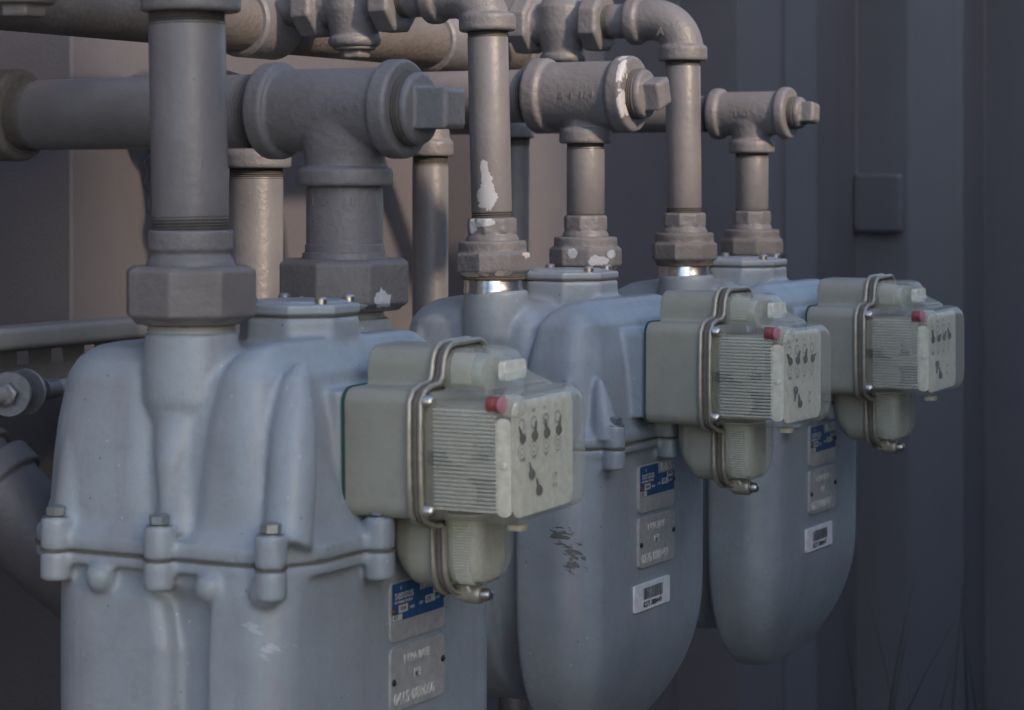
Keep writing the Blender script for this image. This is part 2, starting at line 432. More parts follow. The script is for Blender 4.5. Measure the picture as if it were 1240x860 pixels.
def valve(parent, xc, zax, s=1.0):
    """iron body plug cock: six sided ends along X, tapered body, capped nut below"""
    mb = MB(); L = .060*s
    for sx in (-1, 1):
        ngon(mb, 8, .037*s, .026*s, (xc+(L-.026*s if sx > 0 else -L), 0, zax), AX, PI/8, .003)
    lathe(mb, [(.026*s,-L*.8),(.024*s,-L*.4),(.031*s,0),(.024*s,L*.4),(.026*s,L*.8)], (xc,0,zax), AX, 40)
    lathe(mb, [(.024*s,-.0475*s),(.0275*s,-.044*s),(.0275*s,-.038*s),(.0250*s,-.036*s),(.026*s,-.030*s),(.031*s,-.008*s),(.031*s,.020*s),(.018*s,.035*s)], (xc,0,zax), AZ, 40)
    v = link('shutoff_valve', cast(mb, 'shutoff_valve', M['cast'], .0016, 3), parent)
    mb = MB(); lathe(mb, [(.017*s,-.051*s),(.0215*s,-.0505*s),(.0225*s,-.047*s)], (xc,0,zax), AZ, 32)
    ngon(mb, 6, .0165*s, .009*s, (xc,0,zax-.0595*s), AZ, .3, .0015)
    link('valve_nut', cast(mb, 'valve_nut', M['nut'], .0012, 1), v)
    return v

def pipe_part(parent, r, p0, p1, mat='pipe', name='pipe', th0=.014, th1=.012, seg=56):
    p0, p1 = Vector(p0), Vector(p1); L = (p1-p0).length; ax = (p1-p0)
    mb = MB(); lathe(mb, [(r-.0012, th0*.5), (r, th0), (r, L-th1), (r-.0012, L-th1*.5)], p0, ax, seg)
    o = mb.build(name, M[mat] if isinstance(mat, str) else mat, parent)
    if th0 > 0: threads(MB(), r, -.002, th0, p0, ax).build('pipe_thread', M['thread'], o)
    if th1 > 0: threads(MB(), r, L-th1, L+.002, p0, ax).build('pipe_thread', M['thread'], o)
    return o
def tail(parent, r, rc, z0, z1, octa=0):
    """short swivel collar above a union nut"""
    mb = MB()
    if octa: ngon(mb, octa, rc, (z1-z0)*.70, (0,0,z0+(z1-z0)*.30), AZ, .2, .0015)
    else: lathe(mb, [(rc*.97,(z1-z0)*.42),(rc,(z1-z0)*.46),(rc,(z1-z0)*.97),(rc*.97,z1-z0)], (0,0,z0), AZ, 48)
    lathe(mb, [(rc*1.05,-.002),(rc*1.03,.003),(rc*.93,(z1-z0)*.30),(rc*.93,(z1-z0)*.5)], (0,0,z0), AZ, 48)
    return link('swivel_collar', cast(mb, 'swivel_collar', M['cast'], .0013, 2), parent)

# meters: (X, Y, flange height, half pipe spacing)
MET = [(-1.102, 1.663, -.288, .1145), (-1.148, 2.243, -.2616, .1065), (-1.136, 2.695, -.2616, .105)]
GRP_IN = 'pipes coming down from the valves into the meters'
GRP_OUT = 'capped tee pipes leaving the meters'

# ---- near meter, front pipe (2 inch)
X, Y, ZF, hs = MET[0]
t = empty('inlet_pipe', (X, Y-hs, ZC-.108))
tag(t, 'thick grey pipe with large hex union nut, nearest the camera on the first meter', 'gas pipe', GRP_IN)
B = .108
union_nut(t, .03, 0, .042, .0535, R(17), 8, step=False)
tail(t, .030, .0335, .042, B-.040+.002)
pipe_part(t, .0302, (0,0,B-.041), (-.004,0,B+.132), th0=.015, th1=.010)
elbow(t, B+.207, .034, .0395, .052, B+.133, -.080)
pipe_part(t, .0302, (-.078,0,B+.207), (-.112,0,B+.207), th0=.004, th1=.004)
valve(t, -.168, B+.207, 1.22)
pipe_part(t, .0302, (-.238,0,B+.207), (-.34,0,B+.207))
# ---- near meter, rear pipe with tee (2 inch)
t = empty('outlet_pipe', (X, Y+hs, ZC-.108))
tag(t, 'thick grey tee with square plug above chipped hex union nut on the first meter', 'gas pipe', GRP_OUT)
mnut = paint('chipped_nut_paint', (.155,.147,.152), .55, .14, .6, .3, chips=[(-.012,-.060,.004,.016,.02,.006),(.028,-.052,.002,.034,.03,.004),(.050,-.02,.008,.008,.014,.010)], chipcol=(.50,.52,.56))
union_nut(t, .03, 0, .041, .0600, R(8), 8, mat=mnut, step=False)
mb = MB(); lathe(mb, [(.0375,.040),(.0365,.046),(.0345,.047),(.0345,.053),(.0335,.054),(.0335,.100),(.0325,.104)], (0,0,0), AZ, 56)
mb.build('nipple', M['cast'], t)
mb = MB(); threads(mb, .0325, .099, .106, (0,0,0), AZ); mb.build('pipe_thread', M['thread'], t)
zt = B+.0625
te = tee(t, -.080, .064, .0365, .0430, zt, .104, .034, .0422, .019)
plug(t, .062, zt, .0325, .0190, .034, PI/4)
pipe_part(t, .0330, (-.362,0,zt), (-.078,0,zt), th0=.030, th1=.022)
mb = MB()
lathe(mb, [(.040,-.05),(.0435,-.04),(.0435,-.003),(.041,0)], (-.354,0,zt), AX, 56)
sweep(mb, [(-.375,0,zt),(-.44,0,zt),(-.465,0,zt-.006),(-.478,0,zt-.03),(-.48,0,zt-.09)], .036, 40)
lathe(mb, [(.041,0),(.0435,.003),(.0435,.02),(.041,.022)], (-.48,0,zt-.095), AZ, 56)
link('elbow', cast(mb, 'elbow', M['header'], .0018, 4), t)
pipe_part(t, .030, (-.48,0,-.6), (-.48,0,zt-.094), mat='pipe', name='down_pipe', th0=0)

# ---- middle and far meters
def thin_inlet(k, label, nutmat=None, pipemat=None, tilt=0):
    X, Y, ZF, hs = MET[k]
    t = empty('inlet_pipe', (X, Y-hs, ZC-.0945)); t.rotation_euler = (0, tilt, 0)
    tag(t, label, 'gas pipe', GRP_IN)
    B = .0945
    union_nut(t, .021, 0, .0345, .0400, R(8), 8, mat=nutmat)
    tail(t, .021, .0262, .034, .058, 8)
    ze = B+.152 if k == 1 else B+.142
    za = B+.192
    pipe_part(t, .0207, (0,0,.057), (0,0,ze), mat=pipemat or 'pipe', th0=.009, th1=.007)
    elbow(t, za, .0245, .0290, .038, ze, -.068)
    pipe_part(t, .0205, (-.066,0,za), (-.100,0,za), th0=.004, th1=.012)
    valve(t, -.158, za, 1.0)
    pipe_part(t, .0205, (-.214,0,za), (-.300,0,za), th0=.010, th1=.004)
    return t
chip = M['sp'] = paint('chipped_pipe_paint', PIPE, .42, .12, .22, .12, specks=.5,
     chips=[(.0050,-.02,.078,.0110,.03,.013),(.0055,-.02,.090,.0075,.03,.018),(.0040,-.02,.106,.0046,.03,.012)], chipcol=(.40,.43,.48))
nut2 = paint('flaking_nut_paint', (.17,.165,.175), .55, .16, .7, .4, chips=[(.041,.0,.020,.006,.02,.006),(-.006,-.04,.0015,.022,.02,.0030),(.028,-.035,.002,.012,.02,.0035)], chipcol=(.55,.50,.45))
thin_inlet(1, 'slim grey pipe with large white paint chip above the middle meter', nut2, chip, R(-1.5))
thin_inlet(2, 'slim grey pipe with clean curved elbow above the farthest meter', None, None, R(-.5))
# chip on the collar of the middle pipe is part of that collar's paint
for o in bpy.data.objects:
    if o.name.startswith('swivel_collar') and o.parent and 'white paint chip' in str(o.parent.get('label')):
        o.data.materials[0] = paint('chipped_collar_paint', PIPE, .46, .14, .55, .3, chips=[(-.010,-.025,.050,.006,.02,.009),(.004,-.025,.0535,.014,.02,.005)], chipcol=(.40,.43,.48))
def thin_outlet(k, label, zax, ro, rc, xl, xr, cw, rp, prad, hsq, plen, xend, nutmat=None, rot=PI/4):
    X, Y, ZF, hs = MET[k]
    t = empty('outlet_pipe', (X, Y+hs, ZC-.0945)); tag(t, label, 'gas pipe', GRP_OUT)
    B = .0945
    union_nut(t, .021, 0, .0345, .0400, R(-14), 8, mat=nutmat)
    tail(t, .021, .0245, .034, .058, 8)
    zb = zax-.053 if k == 1 else zax-.050
    pipe_part(t, .0207, (0,0,.057), (0,0,zb+.003), th0=.005, th1=.010)
    tee(t, xl, xr, ro, rc, zax, zb, .0235, .0288, cw, mat=M['cast'] if k == 2 else
        paint('worn_collar_paint', PIPE, .46, .14, .55, .3, chips=[(xr-.003,-.030,zax+.026,.004,.018,.022),(xr-.001,-.034,zax-.012,.0030,.018,.018),(xr-.008,-.012,zax+.040,.005,.02,.005)], chipcol=(.46,.47,.49)))
    plug(t, xr-.002, zax, prad, hsq, plen, rot)
    pipe_part(t, rp, (xend,0,zax), (xl+.003,0,zax), th0=.004, th1=.016)
    return t
nut3 = paint('spotted_nut_paint', (.17,.165,.175), .55, .16, .7, .4, chips=[(.002,-.038,.017,.0065,.02,.0055),(.030,-.030,.009,.011,.02,.007),(.038,-.012,.016,.006,.01,.005)], chipcol=(.40,.43,.48))
o = thin_outlet(1, 'grey tee with silvery worn collar and square plug above the middle meter', B-.108+.0945+.0945, .0365, .0415, -.062, .060, .020, .0295, .0275, .0165, .022, -.46, nut3, R(62))
thin_outlet(2, 'smallest grey tee with square plug above the farthest meter', .0945+.0855, .0275, .0325, -.052, .053, .014, .0228, .0205, .0135, .020, -.50, None, R(38))

def radial_text(parent, body, size, ang, r, z, axis='Z', x0=0, zax=0, lift=.0006):
    """raised casting marks, letter by letter round a pipe (ang 0 faces the camera side, -Y)"""
    allm = MB()
    for i, ch in enumerate(body):
        if ch == ' ': continue
        step = size*.68
        if axis == 'Z':
            a = ang+i*step/r; Mx = Matrix.Rotation(a, 4, 'Z') @ Matrix(((1,0,0,-size*.3),(0,0,-1,-r),(0,1,0,z),(0,0,0,1)))
        else:
            Mx = Matrix.Translation((x0+i*step,0,zax)) @ Matrix.Rotation(ang, 4, 'X') @ Matrix(((1,0,0,0),(0,0,-1,-r),(0,1,0,z),(0,0,0,1)))
        me = text_mesh(ch, size, lift, M['cast'], Mx, bold=.0002)
        allm.add([v.co for v in me.vertices], [tuple(p.vertices) for p in me.polygons]); bpy.data.meshes.remove(me)
    return allm.build('casting_mark', M['cast'], parent)
for o in list(bpy.data.objects):
    if o.parent and o.name.startswith('tee'):
        lab = o.parent['label']
        if 'first meter' in lab: radial_text(o, 'IND 2', .010, 0, .0366, -.004, 'X', .004, .108+.0625)
        elif 'middle' in lab: radial_text(o, 'B 1 1/4', .009, 0, .0366, -.004, 'X', -.014, .189)
        else: radial_text(o, 'IND', .009, 0, .0276, -.004, 'X', -.012, .180)
    if o.parent and o.name.startswith('nipple'): radial_text(o, 'IND  11', .009, -.35, .0337, .088)
    if o.parent and o.name.startswith('elbow') and 'farthest' in str(o.parent.get('label')): radial_text(o, 'A', .013, 0, .0248, -.006, 'X', -.022, .0945+.178)

# header pipe along the wall, rear risers
hd = empty('header_pipe', (-1.43, 2.5, ZC+.169))
tag(hd, 'rough brownish header pipe running along the wall above the meters', 'gas pipe')
mb = MB(); lathe(mb, [(.031,0),(.031,2.22)], (0,-2.0,0), AY, 56); mb.build('pipe', M['header'], hd)
for y in (-.37, .03):
    mb = MB(); lathe(mb, [(.035,-.035),(.038,-.032),(.038,.032),(.035,.035)], (0,y,0), AY, 48)
    mb.build('coupling', M['cast'], hd)
mb = MB(); lathe(mb, [(.036,-.03),(.0385,-.027),(.0385,-.004),(.034,.004),(.018,.007)], (0,.23,0), AY, 48)
mb.build('end_cap', M['cast'], hd)
def riser(y, x, r, ztop, label, eaxis):
    t = empty('riser_pipe', (x, y, 0)); tag(t, label, 'gas pipe', 'pipes rising behind the meters')
    pipe_part(t, r, (0,0,.02), (0,0,ZC+ztop-.002), th0=0, th1=.010)
    mb = MB(); rc = r*1.3; zt = ZC+ztop
    e = Vector(eaxis); Rb = r*2.0; pts = [Vector((0,0,zt))]
    for i in range(10):
        a = i/9*PI/2; pts.append(Vector((0,0,zt+.018)) + e*(Rb-Rb*math.cos(a)) + Vector((0,0,Rb*math.sin(a))))
    pts.append(pts[-1]+e*.02); sweep(mb, pts, r*1.12, 36)
    lathe(mb, [(rc*.95,0),(rc,.002),(rc,.016),(rc*.95,.019)], (0,0,zt), AZ, 48)
    lathe(mb, [(rc*.95,0),(rc,.002),(rc,.016),(rc*.95,.019)], pts[-1], e, 48)
    link('elbow', cast(mb, 'elbow', M['cast'], .0018, 4), t)
    q = pts[-1]+e*.015; pipe_part(t, r, q, q+e*(.10 if abs(e.x) > .5 else .16), th0=.01, th1=0, name='pipe')
riser(2.137, -1.436, .0290, .014, 'grey riser pipe behind the near thick pipe, between it and the first tee', (-1,0,0))
riser(2.484, -1.42, .0215, .030, 'dark slim riser pipe with elbow left of the white chipped pipe', (-1,0,0))
riser(2.70, -1.42, .0200, .055, 'slim riser pipe just right of the white chipped pipe', (-1,0,0))

# slotted strut, threaded rod with washers, big elbow at the left edge
st = empty('strut_channel', (-1.46, 1.4, 0))
tag(st, 'slotted grey strut channel fixed along the wall behind the first meter', 'strut channel')
mb = MB()
x0 = -.0; zt = ZC-.138
# C profile with holes in the front web: built from strips
YA, YB = -.55, 1.0
box(mb, -.041, .0, YA, YB, zt-.004, zt); box(mb, -.003, .0, YA, YB, zt-.010, zt-.0035)
box(mb, -.041, -.002, YA, YB, zt-.0665, zt-.062)
mb.build('channel', M['strut'], st)
mb = MB(); hz0, hz1 = zt-.026, zt-.040
box(mb, -.041,-.038, YA, YB, zt-.0615, hz1); box(mb, -.041,-.038, YA, YB, hz0, zt-.0045)
y = YA
while y < YB-.03:
    box(mb, -.0408,-.0382, y, y+.033, hz1+.0002, hz0-.0002); y += .052
mb.build('slotted_web', M['strut'], st)
mb = MB(); box(mb, 0, .012, YA, YB, zt-.012, zt-.001)
lo = rrect(-.045, .010, -.0095, .0095, .009, 6)
mb = MB(); loft(mb, [([(x, z) for x, z in rrect(-.041,.004,zt-.020,zt+.001,.006,5)], YA), (rrect(-.041,.004,zt-.020,zt+.001,.006,5), YB)], Matrix(((1,0,0,0),(0,0,1,0),(0,1,0,0),(0,0,0,1))))
mb.build('channel_lip', M['strut'], st)

rd = empty('threaded_rod', (-1.335, 1.60, ZC-.182))
tag(rd, 'grey rod with two round washers and a hex nut at the left edge', 'rod')
mb = MB(); sweep(mb, [(0,-.02,0),(-.02,.45,0)], .0075, 20); mb.build('rod', M['strut'], rd)
mb = MB(); cyl(mb, .0195, .004, (0.0,.012,0), (.35,-1,.05), 40)
mb.build('washer', M['zinc'], rd)
mb = MB(); cyl(mb, .0205, .004, (-.002,.036,0), (.15,-1,0), 40); mb.build('washer', M['zinc'], rd)
mb = MB(); ngon(mb, 6, .011, .009, (0,.008,0), (.35,-1,.05), .2, .0015); mb.build('hex_nut', M['zinc'], rd)
mb = MB(); ngon(mb, 6, .013, .010, (-.002,.050,0), (0,-1,0), .2, .0015); lathe(mb, [(.010,0),(.008,.02)], (-.002,.056,0), AY, 24)
mb.build('hex_nut', M['zinc'], rd)

eb = empty('bent_pipe', (-1.315, 1.60, ZC-.285))
tag(eb, 'large dark bent pipe with clamp bands behind the first meter at the left edge', 'gas pipe')
mb = MB(); P = [(-.20,-.03,.10),(-.12,-.02,.075),(-.06,-.01,.045),(-.02,0,.015),(.015,.02,-.025),(.05,.04,-.060),(.10,.07,-.085),(.2,.12,-.095)]
sweep(mb, P, [.038,.038,.039,.040,.041,.041,.040,.040], 40)
lathe(mb, [(.042,-.012),(.0455,-.010),(.0455,.010),(.042,.012)], (-.030,0,.025), (.66,.15,-.62), 48)
lathe(mb, [(.042,-.004),(.044,-.003),(.044,.003),(.042,.004)], (-.050,-.005,.040), (.70,.13,-.55), 48)
dk = paint('dark_pipe_coating', (.075,.072,.082), .5, .15, .3, .3); link('elbow', cast(mb, 'elbow', dk, .0018, 4), eb)
mb = MB(); lathe(mb, [(.042,-.014),(.046,-.012),(.047,.010),(.044,.014)], (-.075,-.012,.055), (.75,.1,-.45), 48)
mb.build('clamp_band', dk, eb)

# ------------------------------------------------------------------ gas meters
def inset(d, x0, x1, y0, y1, r):
    r = r if isinstance(r, (tuple, list)) else (r,)*4
    e = min(d, (x1-x0)/2-.010)
    return rrect(x0+e, x1-e, y0+d, y1-d, [max(.008, q-d*.25) for q in r], 8)
XR, HW = -.132, .148
def bolts_for(fx):
    L = [(-.080, -HW-.003), (.010, -HW-.005), (.100 if fx > .11 else .092, -HW-.004)]
    L += [(x, -y) for x, y in L]
    L += [*([(fx+.006, -.118), (fx+.010, .004), (fx+.006, .118)] if fx > .12 else [(fx+.008, -.045), (fx+.008, .045), (fx+.004, .122)]), (XR-.006, -.070), (XR-.006, .070)]
    return L
def top_case(fx, s, mat, ft=None, pad=0):
    """fx: front at the flange, ft: front higher up, pad: plane the index is bolted to"""
    mb = MB(); ft = ft or fx
    prof = [(0,-.001,0),(.012,.001,0),(.022,.006,0),(.06,.009,0),(.085,.012,0),(.104,.016,0),(.119,.019,0),(.131,.027,0),(.139,.040,0),(.142,.056,0)]
    def fr(z, x1):
        if x1 < fx-.001: return x1
        t = min(1, max(0, (z-.010)/.030)); return fx+(ft-fx)*t*t*(3-2*t)
    def lobe(x0, x1, hw, r, top=1.0, extra=0):
        loft(mb, [(inset(d+extra, x0, fr(z, x1), -hw, hw, r), z*top) for z, d, _ in prof])
    if ft > .12:
        lobe(XR, .075, HW-.0060, (.03,.068,.068,.03), 1.0)
        lobe(.040, fx, HW-.002, (.045,.012,.012,.045), 1.0)
    else:
        lobe(XR, .006, HW, (.028,.072,.072,.028), 1.0)
        lobe(.014, fx, HW, (.040,.026,.026,.040), 1.02)
        lobe(-.09, .080, HW-.0055, .03, .99)
    o = inset(-.003, XR, fx, -HW, HW, (.05,.07,.07,.05))
    loft(mb, [(o, .0), (o, .011)])
    for (x, y) in bolts_for(fx):
        lathe(mb, [(.0110,0),(.0110,.0215),(.0104,.0232)], (x,y,0), AZ, 28)
        side = abs(y) > .14; f = ft/fx if (x > 0 and not side) else 1
        if side or x < 0 or ft > fx-.01:
            pts = []
            for z, d, _ in prof[1:9]:
                dd = d+.0135+.14*max(0, z-.03)
                if side: pts.append((x*(1-.9*max(0,z-.06))-(.05*z if x > .05 else 0), math.copysign(HW-dd, y), z))
                else: pts.append((math.copysign((fx if x > 0 else -XR)-dd, x), y*(1-.9*max(0,z-.06)), z))
            if x > .09 and ft > .12:
                ix, iy = (0, -math.copysign(1, y)) if side else (-math.copysign(1, x), 0)
                lathe(mb, [(.0145,0),(.012,.022),(.008,.045),(.003,.060)], (x+ix*.008, y+iy*.008, .008), (ix*.14, iy*.14, 1), 24); continue
            sweep(mb, pts[:7], [.018,.0172,.0168,.0160,.0140,.0105,.006], 24)
    # pipe necks flaring into the case, running down into the groove between the lobes
    for sy in (-1, 1):
        y = sy*.104
        lathe(mb, [(.026,.08),(.0345,.105),(.0340,.128),(.0325,.150),(.0322,.152)], (.002,y,0), AZ, 48)
        sweep(mb, [(.006, sy*(HW-.006), .030), (.006, sy*(HW-.014), .060), (.005, sy*(HW-.030), .085), (.003, sy*.106, .112)], [.003,.011,.021,.030], 32)
    pr, pc = (.054, .030) if ft > .12 else (.045, .024)
    ngon(mb, 8, pr, .100, (pc,0,.060), AZ, R(22.5), .001)
    loft(mb, [(rrect(.03, pad, -.056, .056, .01, 6), .024), (rrect(.03, pad, -.056, .056, .01, 6), .110)])
    me = cast(mb, 'top_case', mat, .0022, 11)
    me.transform(Matrix.Scale(s, 4)); return me
def lower_case(fx, s, mat):
    mb = MB()
    # front pan
    U = [(-.006,.150),(-.03,.154),(-.06,.157),(-.12,.157)]
    for i in range(1, 23):
        z = -.12-.189*i/22; t = (-z-.12)/.200; U.append((z, .157*(1-t**3.1)**.5))
    def xf(z):
        return fx-.004 - (.0 if z > -.17 else .045*((-.17-z)/.138)**2.0)
    loft(mb, [(rrect(.050, xf(z), -w, w, (.055,.006,.006,.055), 10), z) for z, w in U])
    # rear pan and the web between
    V = [(-.006,.138),(-.03,.150),(-.06,.153),(-.10,.153)]
    for i in range(1, 21):
        z = -.10-.174*i/20; t = (-z-.10)/.182; V.append((z, .153*(1-t**2.4)**.5))
    loft(mb, [(rrect(XR+.026+(.0 if z > -.2 else .03*((-.2-z)/.07)), .016 if z < -.05 else .016-.02*((z+.05)/.05), -w, w, (.012,.085,.085,.012), 10), z) for z, w in V])
    loft(mb, [(rrect(-.02, .075, -w+.016, w-.016, .01, 10), z) for z, w in V])
    # head under the flange
    o = inset(.006, XR, fx, -HW, HW, (.05,.07,.07,.05)); o3 = inset(.024, XR, fx, -HW, HW, (.05,.07,.07,.05)); o2 = inset(-.003, XR, fx, -HW, HW, (.05,.07,.07,.05))
    loft(mb, [(o2, -.0095), (o2, -.0005)]); loft(mb, [(o3, -.045), (o, -.020), (o, -.002)])
    for (x, y) in bolts_for(fx):
        lathe(mb, [(.0100,-.0215),(.0110,-.0205),(.0110,-.0005)], (x,y,0), AZ, 28)
    for x in (-.042, .050, .094):
        for sy in (-1, 1):
            lathe(mb, [(.002,-.0105),(.007,-.0085),(.0100,-.004),(.0108,.001),(.0095,.006),(.004,.010)], (x, sy*(HW+.002), -.017), AZ, 24)
    # raised frame round the name plates
    me = cast(mb, 'lower_case', mat, .0022, 5)
    me.transform(Matrix.Scale(s, 4)); return me

# index housing meshes: own origin at the mounting face (x=0), centre of the dial box
def index_meshes():
    D = {}
    mb = MB()
    T = Matrix(((0,0,1,0),(1,0,0,0),(0,1,0,0),(0,0,0,1)))      # loft z -> X, outline -> (Y,Z)
    mo = rrect(-.0605, .0665, -.0535, .0480, .012, 6)
    loft(mb, [(mo, -.001), (mo, .058)], T)
    ho = rrect(-.024, .043, .02, .0785, .016, 6); loft(mb, [(ho, -.001), (ho, .058)], T)
    to = rrect(-.026, .040, -.112, -.03, .022, 6); t1 = rrect(-.024, .038, -.104, -.03, .022, 6); t2 = rrect(-.018, .032, -.092, -.03, .02, 6)
    loft(mb, [(t2, .018), (t1, .026), (to, .036), (to, .058)], T)
    D['base'] = cast(mb, 'index_base', M['index'], .0015, 5)
    # clear cover: one closed skin
    mb = MB()
    def s(d): return rrect(-.0605+d, .0665-d, -.0535+d, .0480-d, .014, 6)
    loft(mb, [(s(.001), .070), (s(.001), .138), (s(.003), .147), (s(.007), .152), (s(.010), .1535)], T)
    def h(d): return rrect(-.024+d, .043-d, .02, .0785-d, .018, 6)
    loft(mb, [(h(.001), .070), (h(.001), .100), (h(.003), .108), (h(.009), .115)], T)
    loft(mb, [(rrect(-.022, .042, .02, .066, .018, 6), .100), (rrect(-.026, .048, .02, .051, .018, 6), .132)], T)
    def g(d): return rrect(-.026+d, .040-d, -.112+d, -.03, .022, 6)
    loft(mb, [(g(.001), .070), (g(.001), .088), (g(.004), .096), (g(.010), .102)], T)
    D['cover'] = cast(mb, 'index_cover', M['glass'], .0015, 4)
    # lens ribs moulded on the near and far flanks, the hump and the tongue
    mb = MB()
    RIB = []
    for sy in (-1, 1):
        mb = MB(); RIB.append(mb); n = 25
        for i in range(n):
            z = -.041+.076*i/(n-1); y = .0656 if sy > 0 else -.0596
            sweep(mb, [(.081,y,z),(.083,y+sy*.0012,z),(.1335,y+sy*.0012,z),(.1355,y,z)], .0011, 8)
    mb = MB(); RIB.append(mb)
    for i in range(15):
        z = .052+.022*i/14
        ins = 0 if z < .061 else .018-math.sqrt(max(0,.018**2-(z-.0605)**2))
        sweep(mb, [(.076,-.0225+ins,z),(.094,-.0225+ins,z)], .0009, 8)
    mb = MB(); RIB.append(mb)
    for i in range(21):
        z = -.060-.046*i/20
        ins = 0 if z > -.090 else .022-math.sqrt(max(0,.022**2-(z+.090)**2))
        sweep(mb, [(.078,-.0250+ins,z),(.092,-.0250+ins,z)], .0010, 8)
    D['ribs'] = [q.mesh('lens_ribs', M['ribglass']) for q in RIB]
    # double wire rim following the whole outline
    def rimpath(x, d=.003):
        a = []
        hump = rrect(-.024-d, .043+d, .0, .0785+d, .018, 6)[:14]          # x1y1 .. x0y1 : top, right to left
        a += [(y, z) for y, z in hump if z > .05]
        a += [(-.026-d, .056), (-.031-d, .0500+d*.6), (-.048, .0480+d), (-.056-d*.6, .0445+d), (-.0605-d, .040)]
        a += [(-.0613-d, .02), (-.0618-d, 0), (-.0615-d, -.02), (-.0605-d, -.044), (-.056-d*.6, -.051-d*.6), (-.045, -.0545-d), (-.031-d, -.056-d), (-.026-d, -.062)]
        for i in range(7):
            t = i/6*PI/2; a.append((-.004-(.022+d)*math.cos(t), -.090-(.024+d)*math.sin(t)))
        for i in range(7):
            t = i/6*PI/2; a.append((.018+(.022+d)*math.sin(t), -.090-(.024+d)*math.cos(t)))
        a += [(.040+d, -.062), (.045+d, -.056-d), (.055, -.0545-d), (.0665+d, -.046), (.0665+d, .038), (.062+d*.6, .046+d), (.050+d, .052+d), (.043+d, .06)]
        # resample evenly a little to keep bends smooth
        return [(x, y, z) for y, z in a]
    mb = MB()
    sweep(mb, rimpath(.0615, .0032), .0026, 10, True); sweep(mb, rimpath(.0715, .0030), .0023, 10, True)
    D['rim'] = mb.mesh('index_rim', M['rim'], 60)
    mb = MB(); sweep(mb, rimpath(.0665, .0005), .0036, 8, True); D['rimgap'] = mb.mesh('rim_gasket', M['gasket'], 60)
    mb = MB()
    loft(mb, [(rrect(-.0615, .0675, -.0545, .0490, .012, 6), -.0012), (rrect(-.0615, .0675, -.0545, .0490, .012, 6), .0006)], T)
    D['seat'] = mb.mesh('index_gasket', M['green_gasket'])
    # screws on the rim
    D['screw'] = []
    for (y, z, r) in ((-.0545,.0405,.0052),(-.0545,-.0440,.0055),(.052,.0405,.005),(.052,-.044,.005)):
        mb = MB(); D['screw'].append(mb); lathe(mb, [(r,0),(r,.005),(r*.75,.0075),(r*.3,.0088)], (.0735,y-.006*(1 if y < 0 else -1),z), AX, 20)
    D['screw'] = [q.mesh('cover_screw', M['screw']) for q in D['screw']]
    mb = MB(); lathe(mb, [(.0075,0),(.0082,.004),(.0082,.016),(.007,.019)], (.070,.002,-.118), AX, 24); box(mb, .066,.080,-.006,.010,-.122,-.110)
    D['lug'] = cast(mb, 'cover_lug', M['rim'], .0011, 2)
    mb = MB(); lathe(mb, [(.0052,0),(.0052,.005),(.004,.008),(.002,.009)], (.088,.002,-.118), AX, 20); D['lugscrew'] = mb.mesh('cover_screw', M['screw'])
    # dial plate
    mb = MB(); loft(mb, [(rrect(-.047, .055, -.048, .041, .010, 5), .1415), (rrect(-.047, .055, -.048, .041, .010, 5), .1430)], T)
    D['dial'] = mb.mesh('dial_plate', M['dial'])
    mb = MB(); loft(mb, [(rrect(.133, .1465, -.045, .030, .006, 5), -.0570), (rrect(.133, .1465, -.045, .030, .006, 5), -.0555)], Matrix(((1,0,0,0),(0,0,1,0),(0,1,0,0),(0,0,0,1))))
    lathe(mb, [(.003,0),(.003,.001),(.002,.0018)], (.140,-.0570,-.006), (0,-1,0), 16)
    D['side'] = mb.mesh('dial_bracket', M['dialside'])
    # mechanism behind the dial
    mb = MB(); box(mb, .062,.120,-.040,.040,-.046,.036); box(mb, .10,.1375,-.050,-.045,-.018,-.006)
    for z in (-.030, .004): lathe(mb, [(.012,0),(.012,.012)], (.100,-.042,z), (0,-1,0), 24)
    D['mech'] = mb.mesh('mechanism', M['mech'])
    mb = MB(); box(mb, .066,.118,-.0445,-.0405,-.010,.000); box(mb, .108,.1365,-.0485,-.0445,-.040,-.019)
    D['mechd'] = mb.mesh('counter_wheel', M['mechdark'])
    mb = MB(); loft(mb, [(rrect(.062,.094,-.014,.030,.012,6), -.106), (rrect(.062,.096,-.020,.034,.012,6), -.094), (rrect(.062,.096,-.020,.034,.012,6), -.052)])
    D['core'] = mb.mesh('tongue_filler', simple('pale_inner_block', (.62,.63,.58), .4))  # pale filler added so the tongue looks light through the clear cover
    mb = MB(); loft(mb, [(rrect(-.019,.038,.045,.0725,.014,6), .060), (rrect(-.017,.036,.045,.070,.014,6), .100)], T)
    D['core2'] = mb.mesh('counter_block', simple('pale_counter_block', (.50,.52,.48), .4))
    # counter window in the hump
    mb = MB(); loft(mb, [(rrect(-.008, .028, .053, .068, .004, 5), .110), (rrect(-.008, .028, .053, .068, .004, 5), .1158)], T)
    D['window'] = mb.mesh('label_window', M['dial'])
    mb = MB(); lathe(mb, [(.0062,0),(.0066,.001),(.0066,.006),(.0062,.0065),(.0062,.010)], (.128,-.0575,.0405), AX, 24); D['seal'] = mb.mesh('tamper_seal', M['red'])
    mb = MB(); lathe(mb, [(.0060,0),(.0064,.001),(.0064,.003),(.004,.004)], (.138,-.0575,.0405), AX, 24); D['sealcap'] = mb.mesh('seal_cap', M['pink'])
    mb = MB(); lathe(mb, [(.009,0),(.009,.010),(.007,.0125),(.003,.0135)], (.1385,-.047,.0385), AX, 24); D['boss'] = mb.mesh('seal_boss', M['ribglass'])
    # moulded lip under the clear cover
    mb = MB(); loft(mb, [(rrect(.136,.150,-.048,-.034,.004,4), -.0565), (rrect(.136,.150,-.048,-.034,.004,4), -.0525)])
